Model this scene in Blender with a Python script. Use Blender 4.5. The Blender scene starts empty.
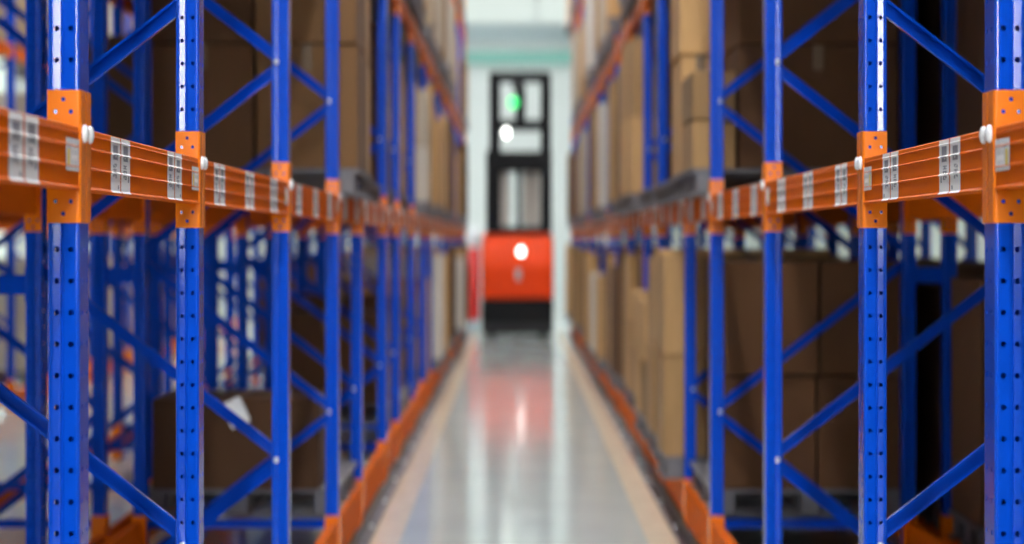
import bpy, math, random
from mathutils import Vector, Matrix

random.seed(11)
scene = bpy.context.scene
COL = scene.collection
H = 1.87                     # camera height
PITCH = 0.0718               # hole pitch of the uprights
AISLE = 1.04                 # aisle centre to the aisle faces of the posts
PW, PD = 0.072, 0.12         # post width (across) and depth (along the aisle)
REAR = 1.146                 # frame depth, outer face to outer face
POST_H = 6.62
FRAME_Y = [2.38, 5.18, 7.13, 9.93, 12.73, 14.68, 17.48, 19.43, 22.23, 25.03, 26.98,
           29.78, 32.58, 34.53, 37.33, 40.13, 42.08, 44.88]
NF = len(FRAME_Y)
ORD = ['zeroth', 'first', 'second', 'third', 'fourth', 'fifth', 'sixth', 'seventh', 'eighth', 'ninth', 'tenth',
       'eleventh', 'twelfth', 'thirteenth', 'fourteenth', 'fifteenth', 'sixteenth', 'seventeenth', 'eighteenth', 'nineteenth']
SIDE = {-1: 'left', 1: 'right'}

# ------------------------------------------------------------------ materials
def node_mat(name):
    m = bpy.data.materials.new(name); m.use_nodes = True
    nt = m.node_tree
    return m, nt, nt.nodes['Principled BSDF']

def paint(name, col, rough=0.3, metal=0.0, var=0.08, scale=18.0, coat=0.0, rvar=0.05, spec=0.5, ior=1.5):
    m, nt, b = node_mat(name)
    tc = nt.nodes.new('ShaderNodeTexCoord')
    nz = nt.nodes.new('ShaderNodeTexNoise'); nz.inputs['Scale'].default_value = scale; nz.inputs['Detail'].default_value = 4
    nt.links.new(tc.outputs['Object'], nz.inputs['Vector'])
    mix = nt.nodes.new('ShaderNodeMixRGB'); mix.blend_type = 'MIX'
    mix.inputs[1].default_value = (*[c * (1 - var) for c in col], 1)
    mix.inputs[2].default_value = (*[min(1, c * (1 + var)) for c in col], 1)
    nt.links.new(nz.outputs['Fac'], mix.inputs[0]); nt.links.new(mix.outputs[0], b.inputs['Base Color'])
    mr = nt.nodes.new('ShaderNodeMapRange')
    mr.inputs['To Min'].default_value = max(0.02, rough - rvar); mr.inputs['To Max'].default_value = rough + rvar
    nt.links.new(nz.outputs['Fac'], mr.inputs['Value']); nt.links.new(mr.outputs[0], b.inputs['Roughness'])
    b.inputs['Metallic'].default_value = metal
    b.inputs['Specular IOR Level'].default_value = spec; b.inputs['IOR'].default_value = ior
    b.inputs['Coat Weight'].default_value = coat; b.inputs['Coat Roughness'].default_value = 0.12
    return m

def cardboard(name, c1, c2):
    m, nt, b = node_mat(name)
    tc = nt.nodes.new('ShaderNodeTexCoord'); oi = nt.nodes.new('ShaderNodeObjectInfo')
    mp = nt.nodes.new('ShaderNodeMapping'); mp.inputs['Scale'].default_value = (6, 6, 1.2)
    nz = nt.nodes.new('ShaderNodeTexNoise'); nz.inputs['Scale'].default_value = 2.2; nz.inputs['Detail'].default_value = 6
    nt.links.new(tc.outputs['Object'], mp.inputs['Vector']); nt.links.new(mp.outputs[0], nz.inputs['Vector'])
    add = nt.nodes.new('ShaderNodeMath'); add.operation = 'MULTIPLY_ADD'
    add.inputs[1].default_value = 0.75
    nt.links.new(oi.outputs['Random'], add.inputs[0])
    sub = nt.nodes.new('ShaderNodeMath'); sub.operation = 'MULTIPLY'; sub.inputs[1].default_value = 0.35
    nt.links.new(nz.outputs['Fac'], sub.inputs[0]); nt.links.new(sub.outputs[0], add.inputs[2])
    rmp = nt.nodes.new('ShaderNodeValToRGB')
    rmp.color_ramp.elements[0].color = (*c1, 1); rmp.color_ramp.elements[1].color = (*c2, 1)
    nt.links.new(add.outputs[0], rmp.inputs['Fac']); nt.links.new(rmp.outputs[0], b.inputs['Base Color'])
    b.inputs['Roughness'].default_value = 0.85
    wv = nt.nodes.new('ShaderNodeTexWave'); wv.inputs['Scale'].default_value = 40
    nt.links.new(tc.outputs['Object'], wv.inputs['Vector'])
    bp = nt.nodes.new('ShaderNodeBump'); bp.inputs['Strength'].default_value = 0.08; bp.inputs['Distance'].default_value = 0.002
    nt.links.new(wv.outputs['Fac'], bp.inputs['Height']); nt.links.new(bp.outputs[0], b.inputs['Normal'])
    return m

def glow(name, col, strength):
    m, nt, b = node_mat(name)
    b.inputs['Base Color'].default_value = (0.12, 0.12, 0.12, 1)
    b.inputs['Emission Color'].default_value = (*col, 1); b.inputs['Emission Strength'].default_value = strength
    return m

def floor_mat():
    m, nt, b = node_mat('polished_concrete')
    tc = nt.nodes.new('ShaderNodeTexCoord')
    nz = nt.nodes.new('ShaderNodeTexNoise'); nz.inputs['Scale'].default_value = 1.3; nz.inputs['Detail'].default_value = 7
    nt.links.new(tc.outputs['Object'], nz.inputs['Vector'])
    r = nt.nodes.new('ShaderNodeValToRGB')
    r.color_ramp.elements[0].position = 0.3; r.color_ramp.elements[0].color = (0.66, 0.73, 0.71, 1)
    r.color_ramp.elements[1].position = 0.7; r.color_ramp.elements[1].color = (0.72, 0.79, 0.77, 1)
    nt.links.new(nz.outputs['Fac'], r.inputs['Fac']); nt.links.new(r.outputs[0], b.inputs['Base Color'])
    mr = nt.nodes.new('ShaderNodeMapRange'); mr.inputs['To Min'].default_value = 0.06; mr.inputs['To Max'].default_value = 0.13
    nt.links.new(nz.outputs['Fac'], mr.inputs['Value']); nt.links.new(mr.outputs[0], b.inputs['Roughness'])
    b.inputs['IOR'].default_value = 1.5
    return m

M = {
    'blue': paint('blue_powder_coat', (0.0008, 0.066, 0.56), 0.13, var=0.06, coat=0.0, rvar=0.03, spec=0.22),
    'beam_orange': paint('satin_orange_paint', (0.71, 0.128, 0.0005), 0.5, var=0.05, ior=1.08),
    'orange': paint('orange_powder_coat', (0.88, 0.20, 0.003), 0.24, var=0.05, spec=0.3),
    'steel': paint('zinc_steel', (0.72, 0.74, 0.78), 0.3, metal=0.6),
    'white_plastic': paint('white_plastic', (0.92, 0.93, 0.95), 0.25),
    'paper': paint('label_paper', (0.90, 0.87, 0.86), 0.45, var=0.03),
    'ink': paint('label_ink', (0.27, 0.26, 0.29), 0.6),
    'yellow_ink': paint('yellow_ink', (0.75, 0.55, 0.05), 0.5),
    'card': cardboard('brown_cardboard', (0.10, 0.05, 0.017), (0.64, 0.37, 0.15)),
    'card_shade_dark': cardboard('shade_dark_cardboard', (0.075, 0.030, 0.009), (0.13, 0.055, 0.017)),  # brown cardboard with the shelf shade put into its colour
    'card_shade_mid': cardboard('shade_mid_cardboard', (0.13, 0.058, 0.019), (0.20, 0.095, 0.032)),  # cardboard partly darkened, standing in for shade on camera-facing sides
    'card_pale': cardboard('pale_wrapped_cartons', (0.34, 0.24, 0.13), (0.62, 0.58, 0.52)),
    'tape': paint('packing_tape', (0.15, 0.085, 0.035), 0.45),
    'pallet': paint('grey_pallet_plastic', (0.15, 0.14, 0.15), 0.55, var=0.25),
    'black': paint('black_steel', (0.006, 0.006, 0.007), 0.5, ior=1.25),
    'rubber': paint('black_rubber', (0.02, 0.02, 0.022), 0.75),
    'rail': paint('dark_guide_rail', (0.02, 0.022, 0.03), 0.35),
    'truck': paint('red_orange_paint', (0.98, 0.065, 0.002), 0.45, spec=0.15),
    'red': paint('red_paint', (0.72, 0.02, 0.012), 0.35),
    'floor': floor_mat(),
    'line': paint('peach_floor_strip', (0.98, 0.80, 0.60), 0.16, var=0.12, scale=6),
    'wall': paint('white_wall_panel', (0.72, 0.76, 0.74), 0.6, var=0.04, scale=2),
    'darkwall': paint('dark_slate_wall', (0.05, 0.055, 0.065), 0.7, scale=2),
    'greywall': paint('grey_blue_cladding', (0.44, 0.53, 0.55), 0.6, var=0.04, scale=2),
    'teal': paint('teal_girder_paint', (0.22, 0.50, 0.43), 0.5),
    'ceil': paint('ceiling_panel', (0.70, 0.72, 0.70), 0.8, var=0.04, scale=2),
    'daylight': glow('window_daylight', (0.88, 1.0, 0.93), 0.74),
    'sidelight': glow('side_window_daylight', (0.86, 1.0, 0.90), 0.95),
    'rear_fill': glow('rear_fill_glow', (0.92, 0.97, 1.0), 82.0),  # added fill glow for the unseen pane behind the camera
    'lamp': glow('lamp_diffuser', (0.96, 0.98, 1.0), 165.0),
    'lamp_soft': glow('soft_lamp_diffuser', (1.0, 0.95, 0.88), 12.0),
    'green_lamp': glow('green_signal', (0.03, 1.0, 0.22), 2.0),
    'white_lamp': glow('white_work_light', (1.0, 1.0, 0.95), 7.0),
    'cab_lining': paint('pale_cab_lining', (0.55, 0.50, 0.44), 0.6),
}

# ------------------------------------------------------------------ mesh helpers
class MB:
    """collects verts and faces of ONE mesh; faces may carry a material slot"""
    def __init__(self): self.v, self.f, self.mi, self.key = [], [], [], {}
    def vert(self, x, y, z):
        k = (round(x, 5), round(y, 5), round(z, 5))
        i = self.key.get(k)
        if i is None:
            i = len(self.v); self.v.append((x, y, z)); self.key[k] = i
        return i
    def face(self, pts, mi=0):
        ids = []
        for p in pts:
            i = self.vert(*p)
            if i not in ids: ids.append(i)
        if len(ids) > 2: self.f.append(ids); self.mi.append(mi)
    def box(self, x0, x1, y0, y1, z0, z1, b=0.0, mi=0):
        """box, its edges chamfered by b"""
        xs, ys, zs = sorted((x0, x1)), sorted((y0, y1)), sorted((z0, z1))
        b = min(b, (xs[1]-xs[0])*.45, (ys[1]-ys[0])*.45, (zs[1]-zs[0])*.45)
        if b <= 0:
            c = lambda i, j, k: (xs[i], ys[j], zs[k])
            for q in (((0,0,0),(0,1,0),(1,1,0),(1,0,0)), ((0,0,1),(1,0,1),(1,1,1),(0,1,1)), ((0,0,0),(1,0,0),(1,0,1),(0,0,1)),
                      ((1,0,0),(1,1,0),(1,1,1),(1,0,1)), ((1,1,0),(0,1,0),(0,1,1),(1,1,1)), ((0,1,0),(0,0,0),(0,0,1),(0,1,1))):
                self.face([c(*p) for p in q], mi)
            return
        lo, hi = (xs[0], ys[0], zs[0]), (xs[1], ys[1], zs[1])
        def P(sx, sy, sz, ax):
            s = (sx, sy, sz)
            return tuple((hi[i] if s[i] > 0 else lo[i]) - (0 if i == ax else s[i]*b) for i in range(3))
        for ax in range(3):
            a1, a2 = (ax+1) % 3, (ax+2) % 3
            for s in (-1, 1):
                pts = []
                for p, q in ((-1,-1),(1,-1),(1,1),(-1,1)):
                    S = [0,0,0]; S[ax] = s; S[a1] = p; S[a2] = q
                    pts.append(P(*S, ax))
                self.face(pts if s > 0 else pts[::-1], mi)
            for p in (-1, 1):
                for q in (-1, 1):
                    S0 = [0,0,0]; S0[a1] = p; S0[a2] = q
                    A, B = S0[:], S0[:]
                    A[ax] = -1; B[ax] = 1
                    self.face([P(*A, a1), P(*B, a1), P(*B, a2), P(*A, a2)], mi)
        for sx in (-1, 1):
            for sy in (-1, 1):
                for sz in (-1, 1):
                    self.face([P(sx,sy,sz,0), P(sx,sy,sz,1), P(sx,sy,sz,2)], mi)
    def prism(self, prof, y0, y1, mapf, caps=True, mi=0):
        """closed 2-D profile [(a,b)] run along a third axis; mapf(a,b,t) gives the point"""
        n = len(prof)
        for i in range(n):
            a, b = prof[i], prof[(i+1) % n]
            self.face([mapf(*a, y0), mapf(*b, y0), mapf(*b, y1), mapf(*a, y1)], mi)
        if caps:
            self.face([mapf(*p, y0) for p in prof][::-1], mi); self.face([mapf(*p, y1) for p in prof], mi)
    def lathe(self, prof, c, axis=2, n=14, mi=0):
        """profile [(r,t)] turned about an axis through c"""
        def pt(r, t, k):
            a = 2*math.pi*k/n
            o = [0,0,0]; o[axis] = t; o[(axis+1) % 3] = r*math.cos(a); o[(axis+2) % 3] = r*math.sin(a)
            return tuple(c[i]+o[i] for i in range(3))
        for i in range(len(prof)-1):
            for k in range(n):
                self.face([pt(*prof[i], k), pt(*prof[i], k+1), pt(*prof[i+1], k+1), pt(*prof[i+1], k)], mi)
    def mesh(self, name, mats, smooth=False):
        me = bpy.data.meshes.new(name)
        me.from_pydata(self.v, [], self.f)
        for m in (mats if isinstance(mats, (list, tuple)) else [mats]): me.materials.append(m)
        me.polygons.foreach_set('material_index', self.mi)
        if smooth: me.polygons.foreach_set('use_smooth', [True]*len(me.polygons))
        me.update()
        import bmesh
        bm = bmesh.new(); bm.from_mesh(me); bmesh.ops.recalc_face_normals(bm, faces=bm.faces); bm.to_mesh(me); bm.free()
        return me

def link(name, data, parent=None, loc=(0,0,0)):
    o = bpy.data.objects.new(name, data); COL.objects.link(o)
    o.location = loc
    if parent: o.parent = parent
    return o
def thing(name, label, cat, loc=(0,0,0), group=None, data=None):
    o = link(name, data, None, loc)
    o['label'] = label; o['category'] = cat; o['kind'] = 'thing'
    if group: o['group'] = group
    return o
def struct(name, data, loc=(0,0,0)):
    o = link(name, data, None, loc); o['kind'] = 'structure'; return o

def holed_plate(mb, us, zs, holes, r, mapf, depth, mi=0):
    """plate in (u,z), cut by real round holes; mapf(u, z, d) gives the point, d = depth behind the face"""
    us, zs = set(us), set(zs)
    for u, z in holes: us |= {u-r*1.25, u+r*1.25}; zs |= {z-r*1.25, z+r*1.25}
    us, zs = sorted(us), sorted(zs)
    hs = {(round(u, 5), round(z, 5)) for u, z in holes}
    for i in range(len(us)-1):
        for j in range(len(zs)-1):
            u0, u1, z0, z1 = us[i], us[i+1], zs[j], zs[j+1]
            cu, cz = (u0+u1)/2, (z0+z1)/2
            hole = any(abs(cu-a) < r*.3 and abs(cz-b) < r*.3 for a, b in holes) if len(hs) < 12 else (round(cu, 5), round(cz, 5)) in hs
            if not hole:
                mb.face([mapf(u0,z0,0), mapf(u1,z0,0), mapf(u1,z1,0), mapf(u0,z1,0)], mi); continue
            sq = [(u0,z0),(cu,z0),(u1,z0),(u1,cz),(u1,z1),(cu,z1),(u0,z1),(u0,cz)]
            ring = [(cu+r*math.cos(math.radians(225+45*k)), cz+r*math.sin(math.radians(225+45*k))) for k in range(8)]
            for k in range(8):
                n = (k+1) % 8
                mb.face([mapf(*sq[k],0), mapf(*sq[n],0), mapf(*ring[n],0), mapf(*ring[k],0)], mi)
                mb.face([mapf(*ring[k],0), mapf(*ring[n],0), mapf(*ring[n],depth), mapf(*ring[k],depth)], mi)

# ------------------------------------------------------------------ upright frames
# plan profile of a post: w = distance from the aisle face, y = along the aisle
_half = [(.072,.034), (.072,.006), (.0695,.002), (.0665,.0006), (.0595,.0006), (.0445,.0023), (.0420,.0060), (.0370,.0060), (.0348,0.0),
         (.0075,0.0), (.0056,.00025), (.0038,.0010), (.0022,.0022), (.0010,.0038), (.00025,.0056), (0.0,.0075)]
POST_PROFILE = _half + [(w, PD-y) for w, y in _half[::-1]]
HOLE_COL = {4: .052, 8: .019}
def post_mesh(name, side, rear):
    mb = MB()
    z0 = .0558 + PITCH
    hz = [z0 + PITCH*k for k in range(int((POST_H-.1-z0)/PITCH))]
    r = .0068
    zs = sorted({0.008, POST_H} | {z-r*1.25 for z in hz} | {z+r*1.25 for z in hz})
    wx = (lambda w: side*(REAR-w)) if rear else (lambda w: side*w)
    P = POST_PROFILE
    n = len(P)
    for i in range(n-1):
        (wa, ya), (wb, yb) = P[i], P[i+1]
        dx, dy = wb-wa, yb-ya; L = math.hypot(dx, dy)
        nx, ny = -dy/L, dx/L                                  # inward is resolved below
        cx, cy = .04-(wa+wb)/2, .06-(ya+yb)/2
        if nx*cx + ny*cy < 0: nx, ny = -nx, -ny
        def mapf(u, z, d, wa=wa, ya=ya, dx=dx, dy=dy, L=L, nx=nx, ny=ny):
            t = u/L
            return (wx(wa+dx*t+nx*d), ya+dy*t+ny*d, z)
        cols = []
        if abs(dx) > .014 and abs(dy) < .004: cols = [abs((.052 if wa > .04 else .019)-wa)/abs(dx)*L]
        if abs(wa) < 1e-6 and abs(wb) < 1e-6: cols = [.034-ya, .086-ya]
        if cols: holed_plate(mb, {0, L}, zs, [(u, z) for u in cols for z in hz], r, mapf, .010)
        else:
            mb.face([mapf(0, zs[0], 0), mapf(L, zs[0], 0), mapf(L, zs[-1], 0), mapf(0, zs[-1], 0)])
    return mb.mesh(name, M['blue'])

def guard_mesh(name, side, rear):
    """orange steel shoe wrapped round the foot of a post, on a base plate"""
    mb = MB()
    wx = (lambda w: side*(REAR-w)) if rear else (lambda w: side*w)
    t = .006
    out = [(.076,-t-.001), (-.002,-t-.001), (-t-.001,-.002), (-t-.001,PD+.002), (-.002,PD+t+.001), (.076,PD+t+.001)]
    inn = [(.076,-.001), (.0,-.001), (-.001,0.0), (-.001,PD), (0.0,PD+.001), (.076,PD+.001)]
    prof = out + inn[::-1]
    for i in range(5):
        o0, o1, i0, i1 = out[i], out[i+1], inn[i], inn[i+1]
        f = lambda p, z: (wx(p[0]), p[1], z)
        z0, z1 = .006, .335
        mb.face([f(o0,z0), f(o1,z0), f(o1,z1), f(o0,z1)]); mb.face([f(i0,z0), f(i1,z0), f(i1,z1), f(i0,z1)])
        mb.face([f(o0,z1), f(o1,z1), f(i1,z1), f(i0,z1)]); mb.face([f(o0,z0), f(o1,z0), f(i1,z0), f(i0,z0)])
    for k in (0, 5):
        f = lambda p, z: (wx(p[0]), p[1], z)
        mb.face([f(out[k],.006), f(inn[k],.006), f(inn[k],.335), f(out[k],.335)])
    return mb.mesh(name, M['orange'])

def base_plate_mesh(name, side, rear):
    mb = MB()
    a, b = (REAR-.10, REAR+.01) if rear else (-.01, .10)
    mb.box(side*a, side*b, -.03, PD+.03, 0, .006)
    return mb.mesh(name, M['steel'])

def brace_mesh(name, xa, za, xb, zb, y0=.045, wid=.046, dep=.026, t=.0025):
    """cold-formed C channel, open towards the camera, from (xa,za) to (xb,zb)"""
    mb = MB()
    d = Vector((xb-xa, 0, zb-za)); L = d.length; d.normalize(); nrm = Vector((-d.z, 0, d.x))
    if nrm.z < 0: nrm = -nrm
    w = wid/2
    prof = [(-w,0), (-w,dep), (w,dep), (w,0), (w-t-.006,0), (w-t-.006,t), (w-t,t), (w-t,dep-t), (-w+t,dep-t), (-w+t,t), (-w+t+.006,t), (-w+t+.006,0)]
    A = Vector((xa, y0, za))
    def mp(a, b, s):
        p = A + nrm*a + d*s; return (p.x, p.y+b, p.z)
    mb.prism(prof, 0, L, mp)
    return mb.mesh(name, M['blue'])

JF = [.916, 2.650, 4.384, 6.118]           # joints on the front post
JR = [.050, 1.783, 3.517, 5.250]           # joints on the rear post
def bolt_mesh(side):
    mb = MB()
    mb.lathe([(0,-.007), (.006,-.0065), (.009,-.004), (.009,0), (.013,0), (.013,.0015), (0,.0015)], (0,0,0), axis=1, n=12)
    return mb.mesh('joint_bolt', M['steel'], True)
PROTO = {}
for s in (-1, 1):
    d = {'post_f': post_mesh('post', s, False), 'post_r': post_mesh('post', s, True),
         'guard_f': guard_mesh('foot_guard', s, False), 'guard_r': guard_mesh('foot_guard', s, True),
         'plate_f': base_plate_mesh('base_plate', s, False), 'plate_r': base_plate_mesh('base_plate', s, True),
         'bolt': bolt_mesh(s)}
    xi, xo = s*.048, s*(REAR-.048)
    d['braces'] = []
    for k in range(4):
        d['braces'].append(brace_mesh('diagonal_brace', xo, JR[k]+.03, xi, JF[k]-.022))
        if k < 3: d['braces'].append(brace_mesh('diagonal_brace', xi, JF[k]+.022, xo, JR[k+1]-.03))
    d['horiz'] = [brace_mesh('horizontal_brace', xi, z, xo, z, wid=.05) for z in (.285, 6.45)]
    PROTO[s] = d

def make_frame(side, x_face, y, label, group, detail=True):
    """x_face: X of the frame's aisle face; it reaches away from the aisle by REAR"""
    r = thing('upright_frame', label, 'rack upright', (x_face, y, 0), group)
    d = PROTO[side]
    for k in 'fr':
        p = link('post', d['post_'+k], r)
        link('base_plate', d['plate_'+k], p)
        link('foot_guard', d['guard_'+k], r)
    for m in d['braces']: link('diagonal_brace', m, r)
    for m in d['horiz']: link('horizontal_brace', m, r)
    if detail:
        for z in JF: link('joint_bolt', d['bolt'], r, (side*.052, -.002, z))
    return r

# ------------------------------------------------------------------ load beams
BH = .142
def beam_profile(h):
    k = h/.142
    P = [(.046,0), (.0005,0), (-.0030,.0015), (-.0030,.0035*k), (.0012,.0075*k), (.0012,.0485*k), (-.0024,.0500*k), (-.0024,.0512*k), (.0012,.0542*k),
         (.0012,.0945*k), (-.0024,.0960*k), (-.0024,.0972*k), (.0012,.1002*k), (.0012,.1262*k), (-.0012,.1275*k), (-.0012,.1282*k), (.0012,.1305*k), (.0012,.1385*k), (.0045,h), (.046,h)]
    return P
def beam_mesh(length, h, side):
    mb = MB()
    mb.prism(beam_profile(h), 0, length, lambda a, b, t: (side*a, t, b))
    return mb.mesh('beam_channel', M['beam_orange'])

def connector_mesh(side, near_end):
    """L-shaped hook-on end plate; near_end: the plate at the camera end of its beam. Origin: post front face, beam bottom."""
    mb = MB()
    zlo, zhi = -.076, .226
    t = .0035
    hz = [(.036, zhi-.021), (.0185, zhi-.049), (.0535, zhi-.049), (.0185, zlo+.049), (.0535, zlo+.049), (.036, zlo+.021)]
    yf = (PD+.0015+t) if near_end else -.0015-t          # outer face of the end plate
    back = -1 if near_end else 1                          # towards the post
    holed_plate(mb, {.0035, .072}, {zlo, zhi}, hz, .0052, lambda u, z, d: (side*u, yf+back*d, z), t)
    holed_plate(mb, {.0035, .072}, {zlo, zhi}, hz, .0052, lambda u, z, d: (side*u, yf+back*(t-d), z), t)
    # rounded corner and the flange on the aisle face of the post
    arc = [(.0035, yf), (.0008, yf+back*.0006), (-.0022, yf+back*.0024), (-.0040, yf+back*.0052), (-.0045, yf+back*.009)]
    y1 = .066 if near_end else .054
    arc.append((-.0045, y1))
    for a, b in zip(arc, arc[1:]):
        mb.face([(side*a[0], a[1], zlo), (side*b[0], b[1], zlo), (side*b[0], b[1], zhi), (side*a[0], a[1], zhi)])
    inner = [(-.0015, y1), (-.0015, yf+back*.0055), (.0035, yf+back*t)]
    pts = [arc[-1]] + inner
    for a, b in zip(pts, pts[1:]):
        mb.face([(side*a[0], a[1], zlo), (side*b[0], b[1], zlo), (side*b[0], b[1], zhi), (side*a[0], a[1], zhi)])
    for z in (zlo, zhi):
        mb.face([(side*p[0], p[1], z) for p in arc+inner])
        mb.face([(side*.0035, yf, z), (side*.072, yf, z), (side*.072, yf+back*t, z), (side*.0035, yf+back*t, z)])
    mb.face([(side*.072, yf, zlo), (side*.072, yf+back*t, zlo), (side*.072, yf+back*t, zhi), (side*.072, yf, zhi)])
    return mb.mesh('end_connector', M['orange'])

def pin_mesh(side):
    mb = MB()
    mb.lathe([(0,-.011), (.012,-.0105), (.018,-.008), (.0205,-.004), (.0205,0), (0,0)], (0,0,0), axis=0, n=16)
    if side > 0: pass
    else: mb.v = [(-x, y, z) for x, y, z in mb.v]
    return mb.mesh('locking_pin', M['white_plastic'], True)

GLYPH = ["..........................................",
         "..........................................",
         "......bbbbbb.bbbb....gg.g.g.gg............",
         "......bbbbbb.bbbb...g.g.ggg.g.............",
         "......bbbbbb.b.bb...gg..g.g.ggg...........",
         "......bbbbbb.bbbb.........................",
         "....................................lll...",
         ".........................................."]
GLYPH2 = ["..........................................",
          "..........................................",
          ".....bbbbbbb.bbbb...g.g.ggg.gg............",
          ".....bbbbbbb.b.bb...ggg.g...g.g...........",
          ".....bbbbbbb.bbbb...g.g.gg..ggg...........",
          ".....bbbbbbb.bbbb.........................",
          "............................lllll.........",
          ".........................................."]
def profile_path(h, off):
    """outer face of the beam from top to bottom as (a, z), moved outwards by off"""
    P = [p for p in beam_profile(h) if p[0] < .02][::-1]
    return [(a-off, z) for a, z in P[1:-1]]
def sticker_mesh(side, width, h, glyph):
    """paper strip glued over the ribs of the beam, printed code block and figures as faces of the same sheet"""
    mb = MB()
    path = profile_path(h, .0009)
    zs = sorted({round(h*(.985-.97*i/42), 5) for i in range(43)} | {z for _, z in path if .015*h < z < .985*h}, reverse=True)
    def a_at(z):
        for (a0, z0), (a1, z1) in zip(path, path[1:]):
            if z1-1e-9 <= z <= z0+1e-9: return a0 + (a1-a0)*((z0-z)/max(z0-z1, 1e-6))
        return path[0][0] if z > path[0][1] else path[-1][0]
    n = len(glyph)
    for i in range(len(zs)-1):
        zc = (zs[i]+zs[i+1])/2
        row = max(0, min(41, int((.985-zc/h)/.97*42)))
        for j in range(n):
            ch = glyph[j][row] if row < len(glyph[j]) else '.'
            ya, yb = width*j/n, width*(j+1)/n
            mb.face([(side*a_at(zs[i]), ya, zs[i]), (side*a_at(zs[i]), yb, zs[i]), (side*a_at(zs[i+1]), yb, zs[i+1]), (side*a_at(zs[i+1]), ya, zs[i+1])], 0 if ch == '.' else 1)
    return mb.mesh('location_label', [M['paper'], M['ink']])
def load_label_mesh(side):
    mb = MB()
    W, Z = .15, .072
    for i in range(10):
        for j in range(6):
            mi = 0
            if 1 <= j <= 3 and i in (1, 2) : mi = 1
            elif j in (2, 4) and 4 <= i <= 8: mi = 2
            f = lambda a, b: (side*(-.0016 - .0004*math.sin(a*21)), a*W/10 if False else a*W/10, b*Z/6)
            mb.face([f(i, j), f(i+1, j), f(i+1, j+1), f(i, j+1)], mi)
    return mb.mesh('load_notice', [M['white_plastic'], M['yellow_ink'], M['paper']])

BP = {}
for s in (-1, 1):
    BP[s] = {'con_n': connector_mesh(s, True), 'con_f': connector_mesh(s, False), 'pin': pin_mesh(s),
             'st1': sticker_mesh(s, .132, BH, GLYPH), 'st2': sticker_mesh(s, .132, BH, GLYPH2), 'notice': load_label_mesh(s)}
_beam_cache = {}
def beam_data(L, h, s):
    k = (round(L, 3), h, s)
    if k not in _beam_cache: _beam_cache[k] = beam_mesh(L, h, s)
    return _beam_cache[k]

def make_beam(side, x_face, ya, yb, z, label, group, h=BH, stickers=(), notice=False, pins=True, connectors=True):
    """beam between the posts whose fronts stand at ya and yb; x_face: X of the posts' outer faces on the beam's side (beam faces -side)"""
    g = .010 if z < 1 else .006
    y0, y1 = ya+PD+g, yb-g
    r = thing('load_beam', label, 'rack beam', (x_face, y0, z), group)
    link('beam_channel', beam_data(y1-y0, h, side), r)
    d = BP[side]
    if connectors:
        dz = 0 if h == BH else (h-BH)/2
        for key, yy, py in (('con_n', ya-y0, .090), ('con_f', yb-y0, .028)):
            c = link('end_connector', d[key], r, (0, yy, dz))
            if pins:
                p = link('locking_pin', d['pin'], c, (-side*.0046, py, .128))
                p['label'] = 'white round locking pin'
    for k, yy in enumerate(stickers):
        for j in (0, 1):
            l = link('location_label', d['st1' if (k+j) % 2 == 0 else 'st2'], r, (0, yy-y0-.136+j*.146, 0))
            l['label'] = 'white bar code location label'
    if notice:
        n = link('load_notice', d['notice'], r, (0, y1-y0-.156, .040)); n['label'] = 'white load notice with yellow mark'
    return r

LEVELS = {'floor-level': .085, 'eye-level': 1.987, 'overhead': 3.88, 'topmost': 5.78}
def bay_spots(i):
    ya, yb = FRAME_Y[i], FRAME_Y[i+1]
    return [ya+o for o in ((.54, 1.445) if yb-ya < 2.3 else (.50, 1.365, 2.215))]

# racks that face the aisle
for s in (-1, 1):
    w = SIDE[s]
    for i in range(1, NF):
        make_frame(s, s*AISLE, FRAME_Y[i], f'blue perforated upright frame with orange feet, {ORD[i]} on the {w} of the aisle', f'upright frames {w} of the aisle', i < 9)
    make_frame(s, s*AISLE, FRAME_Y[0], f'blue upright frame before the first tagged post, just out of view {w} of the aisle', f'upright frames {w} of the aisle', False)
    for i in range(0, NF-1):
        ya, yb = FRAME_Y[i], FRAME_Y[i+1]
        seg = f'between {ORD[i]} and {ORD[i+1]} uprights {w} of the aisle' if i else f'reaching the first upright {w} of the aisle'
        for lv, z in LEVELS.items():
            if lv == 'topmost' and i < 12: continue
            h = .225 if lv == 'floor-level' else BH
            st = bay_spots(i) if lv in ('eye-level', 'overhead') else ()
            make_beam(s, s*AISLE, ya, yb, z, f'orange {lv} rack beam {seg}', f'{lv} front beams {w} of the aisle', h=h, stickers=st,
                      notice=(lv == 'eye-level' and i < 6), pins=(lv == 'eye-level'), connectors=(lv != 'floor-level'))
            if lv == 'topmost' or i > 8: continue
            make_beam(-s, s*(AISLE+REAR), ya, yb, z+(.083 if lv == 'floor-level' else 0), f'orange {lv} rear rack beam {seg}', f'{lv} rear beams {w} of the aisle', h=BH, pins=False, connectors=(lv != 'floor-level'))

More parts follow.
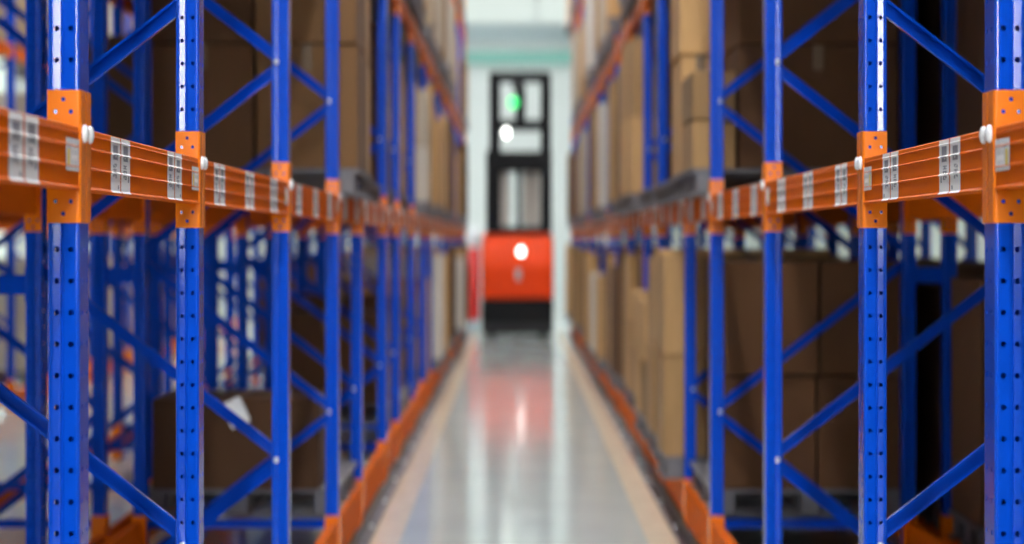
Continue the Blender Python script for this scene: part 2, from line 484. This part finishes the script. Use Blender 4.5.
# second rows standing back to back with them
B_FACE = 2.38-.036
for s in (-1, 1):
    w = SIDE[s]
    rng = range(3, NF) if s < 0 else range(2, 12)
    for i in rng:
        make_frame(s, s*B_FACE, FRAME_Y[i], f'blue upright frame of the second row, behind the {ORD[i]} upright {w} of the aisle', f'second row frames {w}', False)
        if i < 12:
            mb = MB(); xa, xb = AISLE+REAR+.001, B_FACE-.001
            mb.box(s*xa, s*xb, .03, .08, 0, .088, .004)
            mb.box(s*xa, s*(xa+.004), .012, .10, -.03, .118); mb.box(s*(xb-.004), s*xb, .012, .10, -.03, .118)
            thing('row_spacer', f'blue spacer bar joining the two rack rows at the {ORD[i]} upright {w} of the aisle', 'spacer bar',
                  (0, FRAME_Y[i], H-.235), f'row spacers {w}', mb.mesh('row_spacer', M['blue']))
    for i in list(rng)[:-1]:
        if i > 13: continue
        ya, yb = FRAME_Y[i], FRAME_Y[i+1]
        for lv, z in LEVELS.items():
            if lv == 'topmost' or (lv == 'overhead' and i < 4): continue
            for rear in (0, 1):
                if rear and (s > 0 or i > 8): continue
                xf = s*(B_FACE+REAR) if rear else s*B_FACE
                make_beam(-s if rear else s, xf, ya, yb, z, f'orange {lv} beam on the {"far" if rear else "near"} face of second row, {ORD[i]} bay {w} of aisle',
                          f'second row {lv} beams {w}', pins=False, connectors=(lv == 'eye-level'))

# the row across the next aisle, seen through the near one
C_FACE = B_FACE+REAR+2.08
for i in range(7, NF):
    make_frame(-1, -C_FACE, FRAME_Y[i], f'blue upright frame across the neighbouring aisle, level with the {ORD[i]} upright {SIDE[-1]}', 'frames across the neighbouring aisle', False)
    if i < NF-1:
        for lv, z in LEVELS.items():
            if lv == 'topmost': continue
            if lv != 'overhead': make_beam(1, -C_FACE-REAR, FRAME_Y[i], FRAME_Y[i+1], z, f'orange {lv} beam at the window side of the farthest row, from the {ORD[i]} upright on', f'{lv} window side beams', pins=False, connectors=False)
            make_beam(-1, -C_FACE, FRAME_Y[i], FRAME_Y[i+1], z, f'orange {lv} beam across the neighbouring aisle, from the {ORD[i]} upright on', f'{lv} beams across the neighbouring aisle', pins=False, connectors=(lv == 'eye-level'))

# ------------------------------------------------------------------ loads
def pallet_parts(w, l):
    """w across (x), l along (y): slatted deck, nine blocks, three runners; origin at the centre of the underside"""
    deck = MB()
    n = 7
    for k in range(n):
        y0 = -l/2 + k*(l/n)
        deck.box(-w/2, w/2, y0+.004, y0+l/n-.012, .128, .15, .003)
    for k in range(3):
        x = (-w/2+.03, -.05, w/2-.13)[k]
        deck.box(x, x+.10, -l/2+.004, l/2-.012, .112, .1285)
    blk = MB(); blk.box(-.05, .05, -.07, .07, .018, .112, .004)
    run = MB(); run.box(-w/2, w/2, -.05, .05, 0, .018, .003)
    return deck.mesh('deck', M['pallet']), blk.mesh('block', M['pallet']), run.mesh('runner', M['pallet'])
_pal = {}
def make_pallet(cx, cy, z, w, l, label, group, parts=True):
    k = (round(w, 3), round(l, 3))
    if k not in _pal: _pal[k] = pallet_parts(w, l)
    d = _pal[k]
    r = thing('pallet', label, 'pallet', (cx, cy, z), group)
    link('deck', d[0], r)
    for j in (-1, 0, 1):
        link('runner', d[2], r, (0, j*(l/2-.075), 0))
        for q in (-1, 0, 1):
            link('block', d[1], r, (q*(w/2-.08), j*(l/2-.075), 0))
    return r

_cart = {}
def carton_meshes(w, l, h, mat):
    k = (round(w, 3), round(l, 3), round(h, 3), mat)
    if k in _cart: return _cart[k]
    w, l, h = k[:3]
    mb = MB()
    b = .006
    mb.box(-w/2, w/2, -l/2, l/2, 0, h, b)
    # top flaps meeting in a seam: two thin raised leaves
    body = mb.mesh('carton', M[mat])
    fl = []
    for sgn in (-1, 1):
        f = MB()
        f.box(sgn*.002, sgn*(w/2-.004), -l/2+.004, l/2-.004, h, h+.004, .0015)
        fl.append(f.mesh('flap', M[mat]))
    t = MB()
    tw = .03
    prof = [(-l/2-.001, h*.80), (-l/2-.001, h+.0052), (l/2+.001, h+.0052), (l/2+.001, h*.80)]
    for (ya, za), (yb, zb) in zip(prof, prof[1:]):
        t.face([(-tw, ya, za), (tw, ya, za), (tw, yb, zb), (-tw, yb, zb)])
    tape = t.mesh('tape', M['tape'])
    _cart[k] = (body, fl, tape)
    return _cart[k]
def make_carton(cx, cy, z, w, l, h, mat, label, group, parts=True):
    body, fl, tape = carton_meshes(w, l, h, mat)
    r = thing('carton', label, 'carton', (cx, cy, z), group, body)
    if parts:
        for f in fl: link('flap', f, r)
        link('tape', tape, r)
    return r

BEAM_TOP = {'floor-level': .085+.225, 'eye-level': 1.987+BH, 'overhead': 3.88+BH, 'topmost': 5.78+BH}
HUE = {'card': 'brown', 'card_shade_mid': 'brown', 'card_shade_dark': 'shade-darkened brown', 'card_pale': 'pale'}
def load_bay(s, i, lv, over, heights, mat, row='aisle', cols=1, tiers=2, skip=(), jitter=.03, depth=1.18, parts=True, face=AISLE, pover=None, inner=None, gap=.16, split=.5):
    """fills bay i of a rack with pallets; over: how far the loads stand out past the beam face (negative: set back)"""
    ya, yb = FRAME_Y[i]+PD+.03, FRAME_Y[i+1]-.03
    n = 2 if yb-ya < 2.3 else 3
    cell = (yb-ya)/n
    w = SIDE[s]
    place = f'{ORD[i]} bay {w} of the aisle' if row == 'aisle' else f'{ORD[i]} bay of the second row {w}' if row == 'second' else f'{ORD[i]} bay across the neighbouring aisle'
    nth = ['nearer', 'farther'] if n == 2 else ['nearer', 'middle', 'farther']
    z0 = BEAM_TOP[lv] + .001
    if row != 'aisle' and lv == 'floor-level': z0 = .085+BH+.001
    if row == 'aisle' and lv == 'floor-level': z0 = BEAM_TOP[lv] + .001
    for k in range(n):
        if k in skip: continue
        L = min(cell-.06, 1.0) - (random.uniform(0, gap) if i > 4 else 0)
        cy = ya+cell*(k+.5)
        ov = over+random.uniform(-jitter, jitter)
        xin = face-ov
        W = depth if ov > -.03 else min(depth, 1.08)
        cx = s*(xin+W/2)
        pin, PWD = (xin, W) if ov > -.03 else (face+.02, 1.11)
        if pover is not None: pin, PWD = face-pover, 1.18
        make_pallet(s*(pin+PWD/2), cy, z0, PWD, min(.82, L), f'dark grey pallet, {nth[k]} one on the {lv} beams, {place}', f'pallets on {lv} beams {w} {row}')
        h = heights[k % len(heights)]
        if h <= 0: continue
        zz = z0+.151
        ch = h/tiers
        edge = [0, W] if cols == 1 else [0, W*split, W]
        for t in range(tiers):
            dx = random.uniform(-.012, .012)
            for c in range(cols):
                bw = edge[c+1]-edge[c]; bx = s*(xin+edge[c]+bw/2)+dx
                pos = ('upper' if t == tiers-1 else 'lower') if tiers == 2 else ('' if tiers == 1 else ['lowest', 'middle', 'topmost'][t])
                inn = '' if cols == 1 else (' aisle-side' if c == 0 else ' inner')
                m_, z_, h_ = (mat[k % len(mat)] if isinstance(mat, tuple) else mat), zz, ch
                if c > 0 and inner:
                    m_, hi = inner[k % len(inner)]
                    h_ = hi/tiers; z_ = z0+.151+h_*t
                make_carton(bx, cy+random.uniform(-.01, .01), z_, bw-.016, L-.01, h_-.012, m_,
                            f'{pos}{inn} {HUE[m_]} carton on the {nth[k]} {lv} pallet, {place}'.strip(), f'cartons on {lv} beams {w} {row}', parts)
            zz += ch

# right of the aisle
load_bay(1, 4, 'eye-level', .10, [.56, 1.44], ('card', 'card'), cols=2, tiers=2, inner=[('card_shade_dark', 1.42), ('card_shade_dark', 1.42)], split=.22)  # lighter narrow aisle-side cartons mimic lit faces, inner ones darkened for shade
load_bay(1, 4, 'floor-level', -.10, [1.30, 1.30], 'card_shade_dark', cols=2, tiers=2)
load_bay(1, 5, 'floor-level', .11, [1.32, 1.36, 1.30], 'card', tiers=2)
load_bay(1, 6, 'floor-level', .10, [.95, 1.0], 'card', tiers=2)
load_bay(1, 7, 'floor-level', .03, [1.30, .9, 1.3], 'card', tiers=2)
load_bay(1, 5, 'eye-level', -.12, [.0, .5, 1.3], 'card', tiers=1, pover=.06)
load_bay(1, 6, 'eye-level', -.09, [1.3, 1.2], 'card_shade_dark', tiers=2, pover=.06)
load_bay(1, 7, 'eye-level', .10, [1.35, 1.4, 1.3], 'card', tiers=2)
load_bay(1, 7, 'overhead', .08, [1.2, 1.4, 1.3], 'card_pale', tiers=2)
# left of the aisle
load_bay(-1, 4, 'eye-level', .10, [1.42, 1.42], ('card_shade_mid', 'card'), cols=2, tiers=2, inner=[('card_shade_dark', 1.42)])  # shade of the camera-facing sides put into darker cartons
load_bay(-1, 4, 'floor-level', -.15, [.52, .0], 'card_shade_dark', cols=1, tiers=1, depth=.96)
load_bay(-1, 5, 'eye-level', -.12, [.9, 1.3, 1.3], 'card_shade_dark', tiers=2)
load_bay(-1, 6, 'eye-level', -.10, [1.3, 1.2], 'card_shade_dark', tiers=2)
load_bay(-1, 7, 'eye-level', -.08, [.45, 1.2, 1.3], 'card', tiers=1)
load_bay(-1, 7, 'floor-level', -.12, [.8, .6, .9], 'card_shade_dark', tiers=1)
load_bay(-1, 7, 'overhead', .08, [1.2, 1.4, 1.3], 'card_pale', tiers=2)
for s in (-1, 1):
    for i in range(8, NF-1):
        for lv in ('floor-level', 'eye-level', 'overhead', 'topmost'):
            if lv == 'topmost' and i < 14: continue
            if s < 0 and i == 8 and lv == 'floor-level': continue
            hs = [random.choice((1.0, 1.15, 1.25, 1.3, 1.36)) for _ in range(3)]
            ti = random.choice((1, 2, 2)) if i < 9 else 1
            mat = tuple(random.choice(('card_pale', 'card_pale', 'card') if lv in ('overhead', 'topmost') else ('card', 'card', 'card', 'card_shade_mid', 'card_shade_dark', 'card_pale')) for _ in range(3))
            load_bay(s, i, lv, .06, hs, mat, tiers=ti, jitter=.09, parts=(i < 11), gap=.38, skip=(random.choice((0, 1, 2, 9, 9, 9, 9)),))
for s in (-1, 1):
    for i in range(1, 7):
        load_bay(s, i, 'overhead', .02, [1.3, 1.3, 1.3], 'card', tiers=1, parts=False)
# the racks go on behind the camera, full of cartons
BACK_Y = [-.42, -3.22, -5.17]
for s in (-1, 1):
    w = SIDE[s]
    for k, y in enumerate(BACK_Y):
        make_frame(s, s*AISLE, y, f'blue upright frame behind the viewer, {ORD[k+1]} from the tagged beams {w} of the aisle', f'frames behind the viewer {w}', False)
    for k, (ya, yb) in enumerate(((-5.17, -3.22), (-3.22, -.42), (-.42, 2.38), (2.38, 3.9))):
        for lv in ('floor-level', 'eye-level', 'overhead'):
            if k < 3:
                for rear in (0,):
                    make_beam(-s if rear else s, s*(AISLE+REAR*rear), ya, yb, LEVELS[lv]+(.168-.085 if lv == 'floor-level' else 0), f'orange {lv} {"rear" if rear else "front"} beam behind the viewer, {ORD[k+1]} bay {w} of the aisle',
                              f'beams behind the viewer {w}', pins=False, connectors=False)
            l = yb-ya-.3
            pl = l if k < 3 else 1.4
            zz = BEAM_TOP[lv]+.002
            make_pallet(s*(AISLE+.01+.56), (ya+yb)/2+.06, zz, 1.12, l, f'dark grey pallet behind the viewer, {lv} in the {ORD[k+1]} bay {w} of the aisle', f'pallets behind the viewer {w}')
            make_carton(s*(AISLE+.01+.56), (ya+yb)/2+.06, zz+.151, 1.1, l, 1.25, 'card_shade_dark', f'brown carton behind the viewer, {lv} in the {ORD[k+1]} bay {w} of the aisle', f'cartons behind the viewer {w}', False)
# second rows
for i, lvs in ((2, ('floor-level', 'eye-level')), (3, ('floor-level', 'eye-level')), (4, ('floor-level', 'eye-level')), (5, ('floor-level', 'eye-level')), (6, ('floor-level', 'eye-level')), ):
    for lv in lvs:
        load_bay(1, i, lv, -.02, [1.25, 1.36, 1.3], 'card_shade_dark', row='second', tiers=1, parts=False, face=B_FACE, depth=1.1)
for i, lvs in ((6, ('eye-level',)), (7, ('eye-level',)), (9, ('eye-level',)), (11, ('floor-level', 'eye-level'))):
    for lv in lvs:
        load_bay(-1, i, lv, -.02, [1.2, .8, 1.3], 'card_shade_dark', row='second', tiers=1, parts=False, face=B_FACE, depth=1.1, skip=(1,))
for i in (8, 9, 11, 12, 14, 15):
    for lv in ('floor-level', 'eye-level', 'overhead'):
        load_bay(-1, i, lv, .0, [1.0, 1.3, .7], 'card_pale' if i % 2 else 'card', row='third', tiers=1, parts=False, face=C_FACE, depth=1.1, skip=(i % 3,))

for s in (-1, 1):
    for i in range(4, 9):
        load_bay(s, i, 'overhead', -.02, [1.2, 1.3, 1.1], 'card', row='second', tiers=1, parts=False, face=B_FACE, depth=1.1)
# sheet of paper on the low carton
mb = MB()
for i in range(6):
    for j in range(8):
        f = lambda a, b: ((a/6-.5)*.115, -.002-.010*math.sin(a*.6+b*.3), (b/8-.5)*.15)
        mb.face([f(i,j), f(i+1,j), f(i+1,j+1), f(i,j+1)])
pp = thing('paper_sheet', 'white delivery paper hung askew on the low brown carton in the fourth bay', 'paper', (-1.63, 12.88, .90), None, mb.mesh('paper_sheet', M['white_plastic']))
pp.rotation_euler = (0, math.radians(-24), 0)

# ------------------------------------------------------------------ guide rails and floor strips
for s in (-1, 1):
    w = SIDE[s]
    r = thing('guide_rail', f'dark steel guide rail bolted to the floor along the {w} side of the aisle', 'guide rail', (0, 0, 0))
    mb = MB()
    prof = [(.955,0), (1.028,0), (1.028,.07), (1.018,.07), (1.018,.012), (.955,.012)]
    mb.prism(prof, 1.5, 46.0, lambda a, b, t: (s*a, t, b))
    link('rail_angle', mb.mesh('rail_angle', M['rail']), r)
    bm_ = MB(); bm_.lathe([(.020,0), (.020,.004), (.013,.0045), (.013,.014), (.008,.019), (0,.020)], (0,0,0), n=12)
    bme = bm_.mesh('anchor_bolt', M['steel'], True)
    for k in range(24): link('anchor_bolt', bme, r, (s*.985, 9.0+k*1.45, .012))
    ln = MB(); ln.box(s*.77, s*.953, -10, 47, 0, .0012)  # flat pale peach strip along the rail
    ln = struct('trim_1' if s < 0 else 'trim_2', ln.mesh('floor_strip', M['line']))

# ------------------------------------------------------------------ forklift truck
TY = 44.2
tx = -.02
t = thing('forklift', 'red orange forklift truck with tall black mast at the end of the aisle', 'forklift', (tx, TY, 0))
def shell(prof_y, w, y_front, smooth_r):
    pass
mb = MB()
# rounded rear cover: profile in (x,z) with large upper corners, run along y with tapering ends
def round_rect(hw, z0, z1, rt, rb, n=6):
    P = []
    for cx, cz, r, a0 in ((hw-rb, z0+rb, rb, -90), (hw-rt, z1-rt, rt, 0), (-hw+rt, z1-rt, rt, 90), (-hw+rb, z0+rb, rb, 180)):
        for k in range(n+1):
            a = math.radians(a0+90*k/n); P.append((cx+r*math.cos(a), cz+r*math.sin(a)))
    return P
rings = [(0.0, .60, .80, 1.34), (.03, .685, .76, 1.44), (.10, .70, .75, 1.58), (.22, .70, .75, 1.76), (.36, .70, .75, 1.92), (.50, .70, .75, 2.0), (.62, .70, .75, 2.03), (.95, .70, .75, 2.03), (1.0, .66, .76, 2.0)]
prev = None
for yy, hw, z0, z1 in rings:
    P = [(x, yy, z) for x, z in round_rect(hw, z0, z1, .12, .05)]
    if prev:
        for k in range(len(P)):
            n = (k+1) % len(P); mb.face([prev[k], prev[n], P[n], P[k]])
    else: mb.face(P)
    prev = P
mb.face(prev)
body = link('counterweight', mb.mesh('counterweight', M['truck']), t)
sm = MB(); sm.lathe([(0,-.03), (.045,-.028), (.07,-.015), (.075,0), (.075,.02), (0,.02)], (0,0,0), axis=1, n=18)
l = link('work_light', sm.mesh('work_light', M['white_lamp'], True), t, (.07, .13, 1.66)); l['label'] = 'bright white rear light'
mb = MB(); mb.box(-.06, .06, -.012, .01, -.10, .10, .01)
l = link('charge_panel', mb.mesh('charge_panel', M['greywall']), t, (.02, .0, 1.22)); l['label'] = 'small grey panel on the rear cover'
mb = MB(); mb.box(-.695, .695, .03, 1.9, .05, .755, .04)
link('chassis', mb.mesh('chassis', M['black']), t)
mb = MB(); mb.box(-.69, .69, 0, .05, .10, .26, .02)
link('bumper', mb.mesh('bumper', M['rubber']), t)
wm = MB(); wm.lathe([(.06,-.08), (.15,-.08), (.17,-.06), (.17,.06), (.15,.08), (.06,.08), (.06,-.08)], (0,0,0), axis=0, n=20)
wme = wm.mesh('wheel', M['rubber'], True)
for x in (-.5, .5):
    for y in (.35, 1.75): link('wheel', wme, t, (x, y, .17))
# mast behind the cover: two outer columns, two inner channels, cross members, lift cylinder and chains
def mast_col(x0, x1, z0, z1, y0=1.1, d=.16, mat='black', name='mast_column'):
    mb = MB(); mb.prism([(0,0), (x1-x0,0), (x1-x0,d), (x1-x0-.03,d), (x1-x0-.03,.03), (.03,.03), (.03,d), (0,d)], z0, z1, lambda a, b, q: (x0+a, y0+b, q))
    return link(name, mb.mesh(name, M[mat]), t)
mast_col(-.56, -.34, .2, 5.2); mast_col(.46, .67, .2, 5.2)
mast_col(-.62, -.46, .2, 3.66, y0=.98); mast_col(.50, .68, .2, 3.66, y0=.98)
mast_col(-.04, .16, 4.2, 4.95, y0=1.14, d=.10, name='lift_cylinder')
mast_col(-.02, .08, 1.9, 3.5, y0=1.14, d=.10, name='lift_cylinder')
for z0, z1, xx in ((5.02, 5.24, .64), (4.06, 4.28, .62), (3.24, 3.66, .66), (1.95, 2.15, .62)):
    mb = MB(); mb.box(-xx+.08, xx, 1.08, 1.2, z0, z1, .02); link('cross_member', mb.mesh('cross_member', M['black']), t)
mb = MB(); mb.box(-.10, .14, 1.02, 1.1, 4.86, 5.06, .02); link('chain_pulley_guard', mb.mesh('chain_pulley_guard', M['rubber']), t)
gm = MB(); gm.lathe([(0,-.05), (.06,-.045), (.10,-.02), (.105,0), (.105,.03), (0,.03)], (0,0,0), axis=1, n=18)
l = link('signal_lamp', gm.mesh('signal_lamp', M['green_lamp'], True), t, (-.08, 1.03, 4.62)); l['label'] = 'green signal lamp'
l = link('work_light', sm.mesh('work_light', M['white_lamp'], True), t, (-.22, 1.0, 4.02)); l['label'] = 'white mast light'
# overhead guard and cab over the cover
mb = MB(); mb.box(-.58, .58, .45, 1.0, 2.02, 2.10, .02); link('operator_hood', mb.mesh('operator_hood', M['black']), t)
for x in (-.33, .28):
    mb = MB(); mb.box(x-.17, x+.17, 1.32, 1.38, 2.0, 3.3, .02)
    link('cab_panel', mb.mesh('cab_panel', M['cab_lining']), t)
for x in (-.3, .3):
    mb = MB(); mb.prism([(0,.10), (.05,.10), (.05,1.1), (.04,1.15), (0,1.15)] if False else [(1.45,.10), (2.6,.10), (2.6,.12), (1.5,.15), (1.5,1.0), (1.45,1.0)], x-.06, x+.06, lambda a, b, q: (q, a, b))
    link('fork', mb.mesh('fork', M['steel']), t)

# red guard post beside the truck
r = thing('guard_post', 'red round guard post with pale cap beside the forklift', 'bollard', (-.90, 46.4, 0))
mb = MB(); mb.lathe([(0,0), (.16,0), (.16,.03), (.13,.05), (.13,.26), (0,.26)], (0,0,0), n=20); link('base', mb.mesh('base', M['greywall'], True), r)
mb = MB(); mb.lathe([(.125,.26), (.125,1.74), (.0,1.74)], (0,0,0), n=20); link('tube', mb.mesh('tube', M['red'], True), r)
mb = MB(); mb.lathe([(.095,1.74), (.12,1.78), (.13,1.9), (.12,2.03), (.08,2.12), (0,2.15)], (0,0,0), n=20); c = link('cap', mb.mesh('cap', M['white_plastic'], True), r); c['label'] = 'pale rounded cap'

# ------------------------------------------------------------------ room
X0, X1, Y0, Y1, ZC = -10.5, 9.0, -16.0, 60.0, 9.2
def slab(name, x0, x1, y0, y1, z0, z1, mat):
    mb = MB(); mb.box(x0, x1, y0, y1, z0, z1); return struct(name, mb.mesh(name, M[mat]))
slab('floor', X0, X1, Y0, Y1, -.1, 0, 'floor')
slab('ceiling', X0, X1, Y0, Y1, ZC, ZC+.1, 'ceil')
slab('wall_right', X1, X1+.15, Y0, Y1, 0, ZC, 'wall')
slab('wall_back', X0, X1, Y1, Y1+.15, 0, ZC, 'wall')
slab('wall_front', X0, X1, Y0-.15, Y0, 0, ZC, 'darkwall')
slab('wall_left', X0-.15, X0, Y0, Y1, 0, ZC, 'wall')
slab('trim_3', X0, X1, Y1-.25, Y1-.01, 6.52, 6.86, 'teal')          # painted girder
slab('trim_4', X0, X1, Y1-.12, Y1-.01, 7.12, 7.55, 'greywall')      # cladding band
wi = 0
def window(x0, x1, y0, y1, z0, z1, mat, normal_axis):
    """glazing pane in a frame with mullions"""
    global wi; wi += 1
    mb = MB(); mb.box(x0, x1, y0, y1, z0, z1)
    g = struct(f'window_{wi}', mb.mesh('glazing', M[mat]))
    f = MB(); t_ = .07
    if normal_axis == 'y':
        n = max(1, int((x1-x0)/2.0))
        f.box(x0-t_, x1+t_, y0-.03, y1+.0, z0-t_, z0); f.box(x0-t_, x1+t_, y0-.03, y1, z1, z1+t_)
        for k in range(n+1):
            x = x0+(x1-x0)*k/n; f.box(x-.03, x+.03, y0-.03, y1+.0, z0, z1)
    else:
        n = max(1, int((y1-y0)/1.6))
        f.box(x0, x1+.03, y0-t_, y1+t_, z0-t_, z0); f.box(x0, x1+.03, y0-t_, y1+t_, z1, z1+t_)
        for k in range(n+1):
            y = y0+(y1-y0)*k/n; f.box(x0, x1+.03, y-.04, y+.04, z0, z1)
    link('window_frame', f.mesh('window_frame', M['wall']), g)
window(-9.5, 8.5, Y1-.06, Y1-.01, 7.62, 8.5, 'daylight', 'y')
for k in range(9):
    window(X0+.01, X0+.05, 16+k*4.8, 18.6+k*4.8, .4, 2.7, 'sidelight', 'x')
    window(X0+.01, X0+.05, 16+k*4.8, 18.6+k*4.8, 3.4, 6.5, 'sidelight', 'x')
window(-1.1, 1.1, Y0+.01, Y0+.05, 2.3, 7.5, 'rear_fill', 'y')  # unseen glowing pane added to light post fronts and streak their facets

# lamps over the aisles
lamp_box = MB(); lamp_box.prism([(-.11,.10), (.11,.10), (.14,0), (.125,0), (.10,.085), (-.10,.085), (-.125,0), (-.14,0)], -.8, .8, lambda a, b, q: (a, q, b))
lamp_me = lamp_box.mesh('housing', M['white_plastic'])
dm = MB(); dm.box(-.095, .095, -.78, .78, .03, .06, .01); diff_me = dm.mesh('diffuser', M['lamp'])
hm = MB(); hm.box(-.006, .006, -.006, .006, .10, .70); rod_me = hm.mesh('hanger', M['steel'])
diff2_me = dm.mesh('diffuser', M['lamp_soft'])
def lamp(x, y, label, group, diff=None):
    r = thing('ceiling_lamp', label, 'lamp', (x, y, ZC-.70), group)
    link('housing', lamp_me, r); link('diffuser', diff or diff_me, r)
    for q in (-.6, .6): link('hanger', rod_me, r, (0, q, 0))
k = 0
for y in range(-5, 59, 4):
    lamp(0, y, f'long ceiling lamp over the aisle with the forklift, {ORD[k % 19]} in line', 'lamps over the aisle'); k += 1
k = 0
for y in range(19, 59, 5):
    for x, nm in ((-4.55, 'left'), (4.55, 'right')):
        lamp(x, y, f'long ceiling lamp over the neighbouring aisle on the {nm}, {ORD[k % 19]} in line', f'lamps over the {nm} neighbouring aisle', diff2_me if x > 0 else diff_me)
    k += 1

for j, x in enumerate((-7.5, -5.5, -3, -1.4, 1.4, 3, 5.5, 7.5)):  # unseen row added to brighten the end wall and the truck
    lamp(x, 51.5, f'added fill lamp over the cross aisle beyond the truck, {ORD[j+1]} counted from the window side', 'added fill lamps over the cross aisle', diff2_me)
# ------------------------------------------------------------------ world, camera, view
wd = bpy.data.worlds.new('world'); scene.world = wd; wd.use_nodes = True
wd.node_tree.nodes['Background'].inputs['Color'].default_value = (0.75, 0.85, 1.0, 1)
wd.node_tree.nodes['Background'].inputs['Strength'].default_value = 0.3

cam = bpy.data.cameras.new('camera'); co = bpy.data.objects.new('camera', cam); COL.objects.link(co)
co.location = (-.048, 0, H); co.rotation_euler = (math.pi/2, 0, 0)
cam.sensor_width = 36; cam.lens = 2280/1024*36
cam.shift_x = -4/1024; cam.shift_y = -31/1024
cam.clip_end = 200
cam.dof.use_dof = True; cam.dof.focus_distance = 6.2; cam.dof.aperture_fstop = 1.85; cam.dof.aperture_ratio = 1.3
scene.camera = co
vs = scene.view_settings
vs.view_transform = 'Standard'; vs.look = 'None'; vs.gamma = 1; vs.use_curve_mapping = False
vs.exposure = 0.0
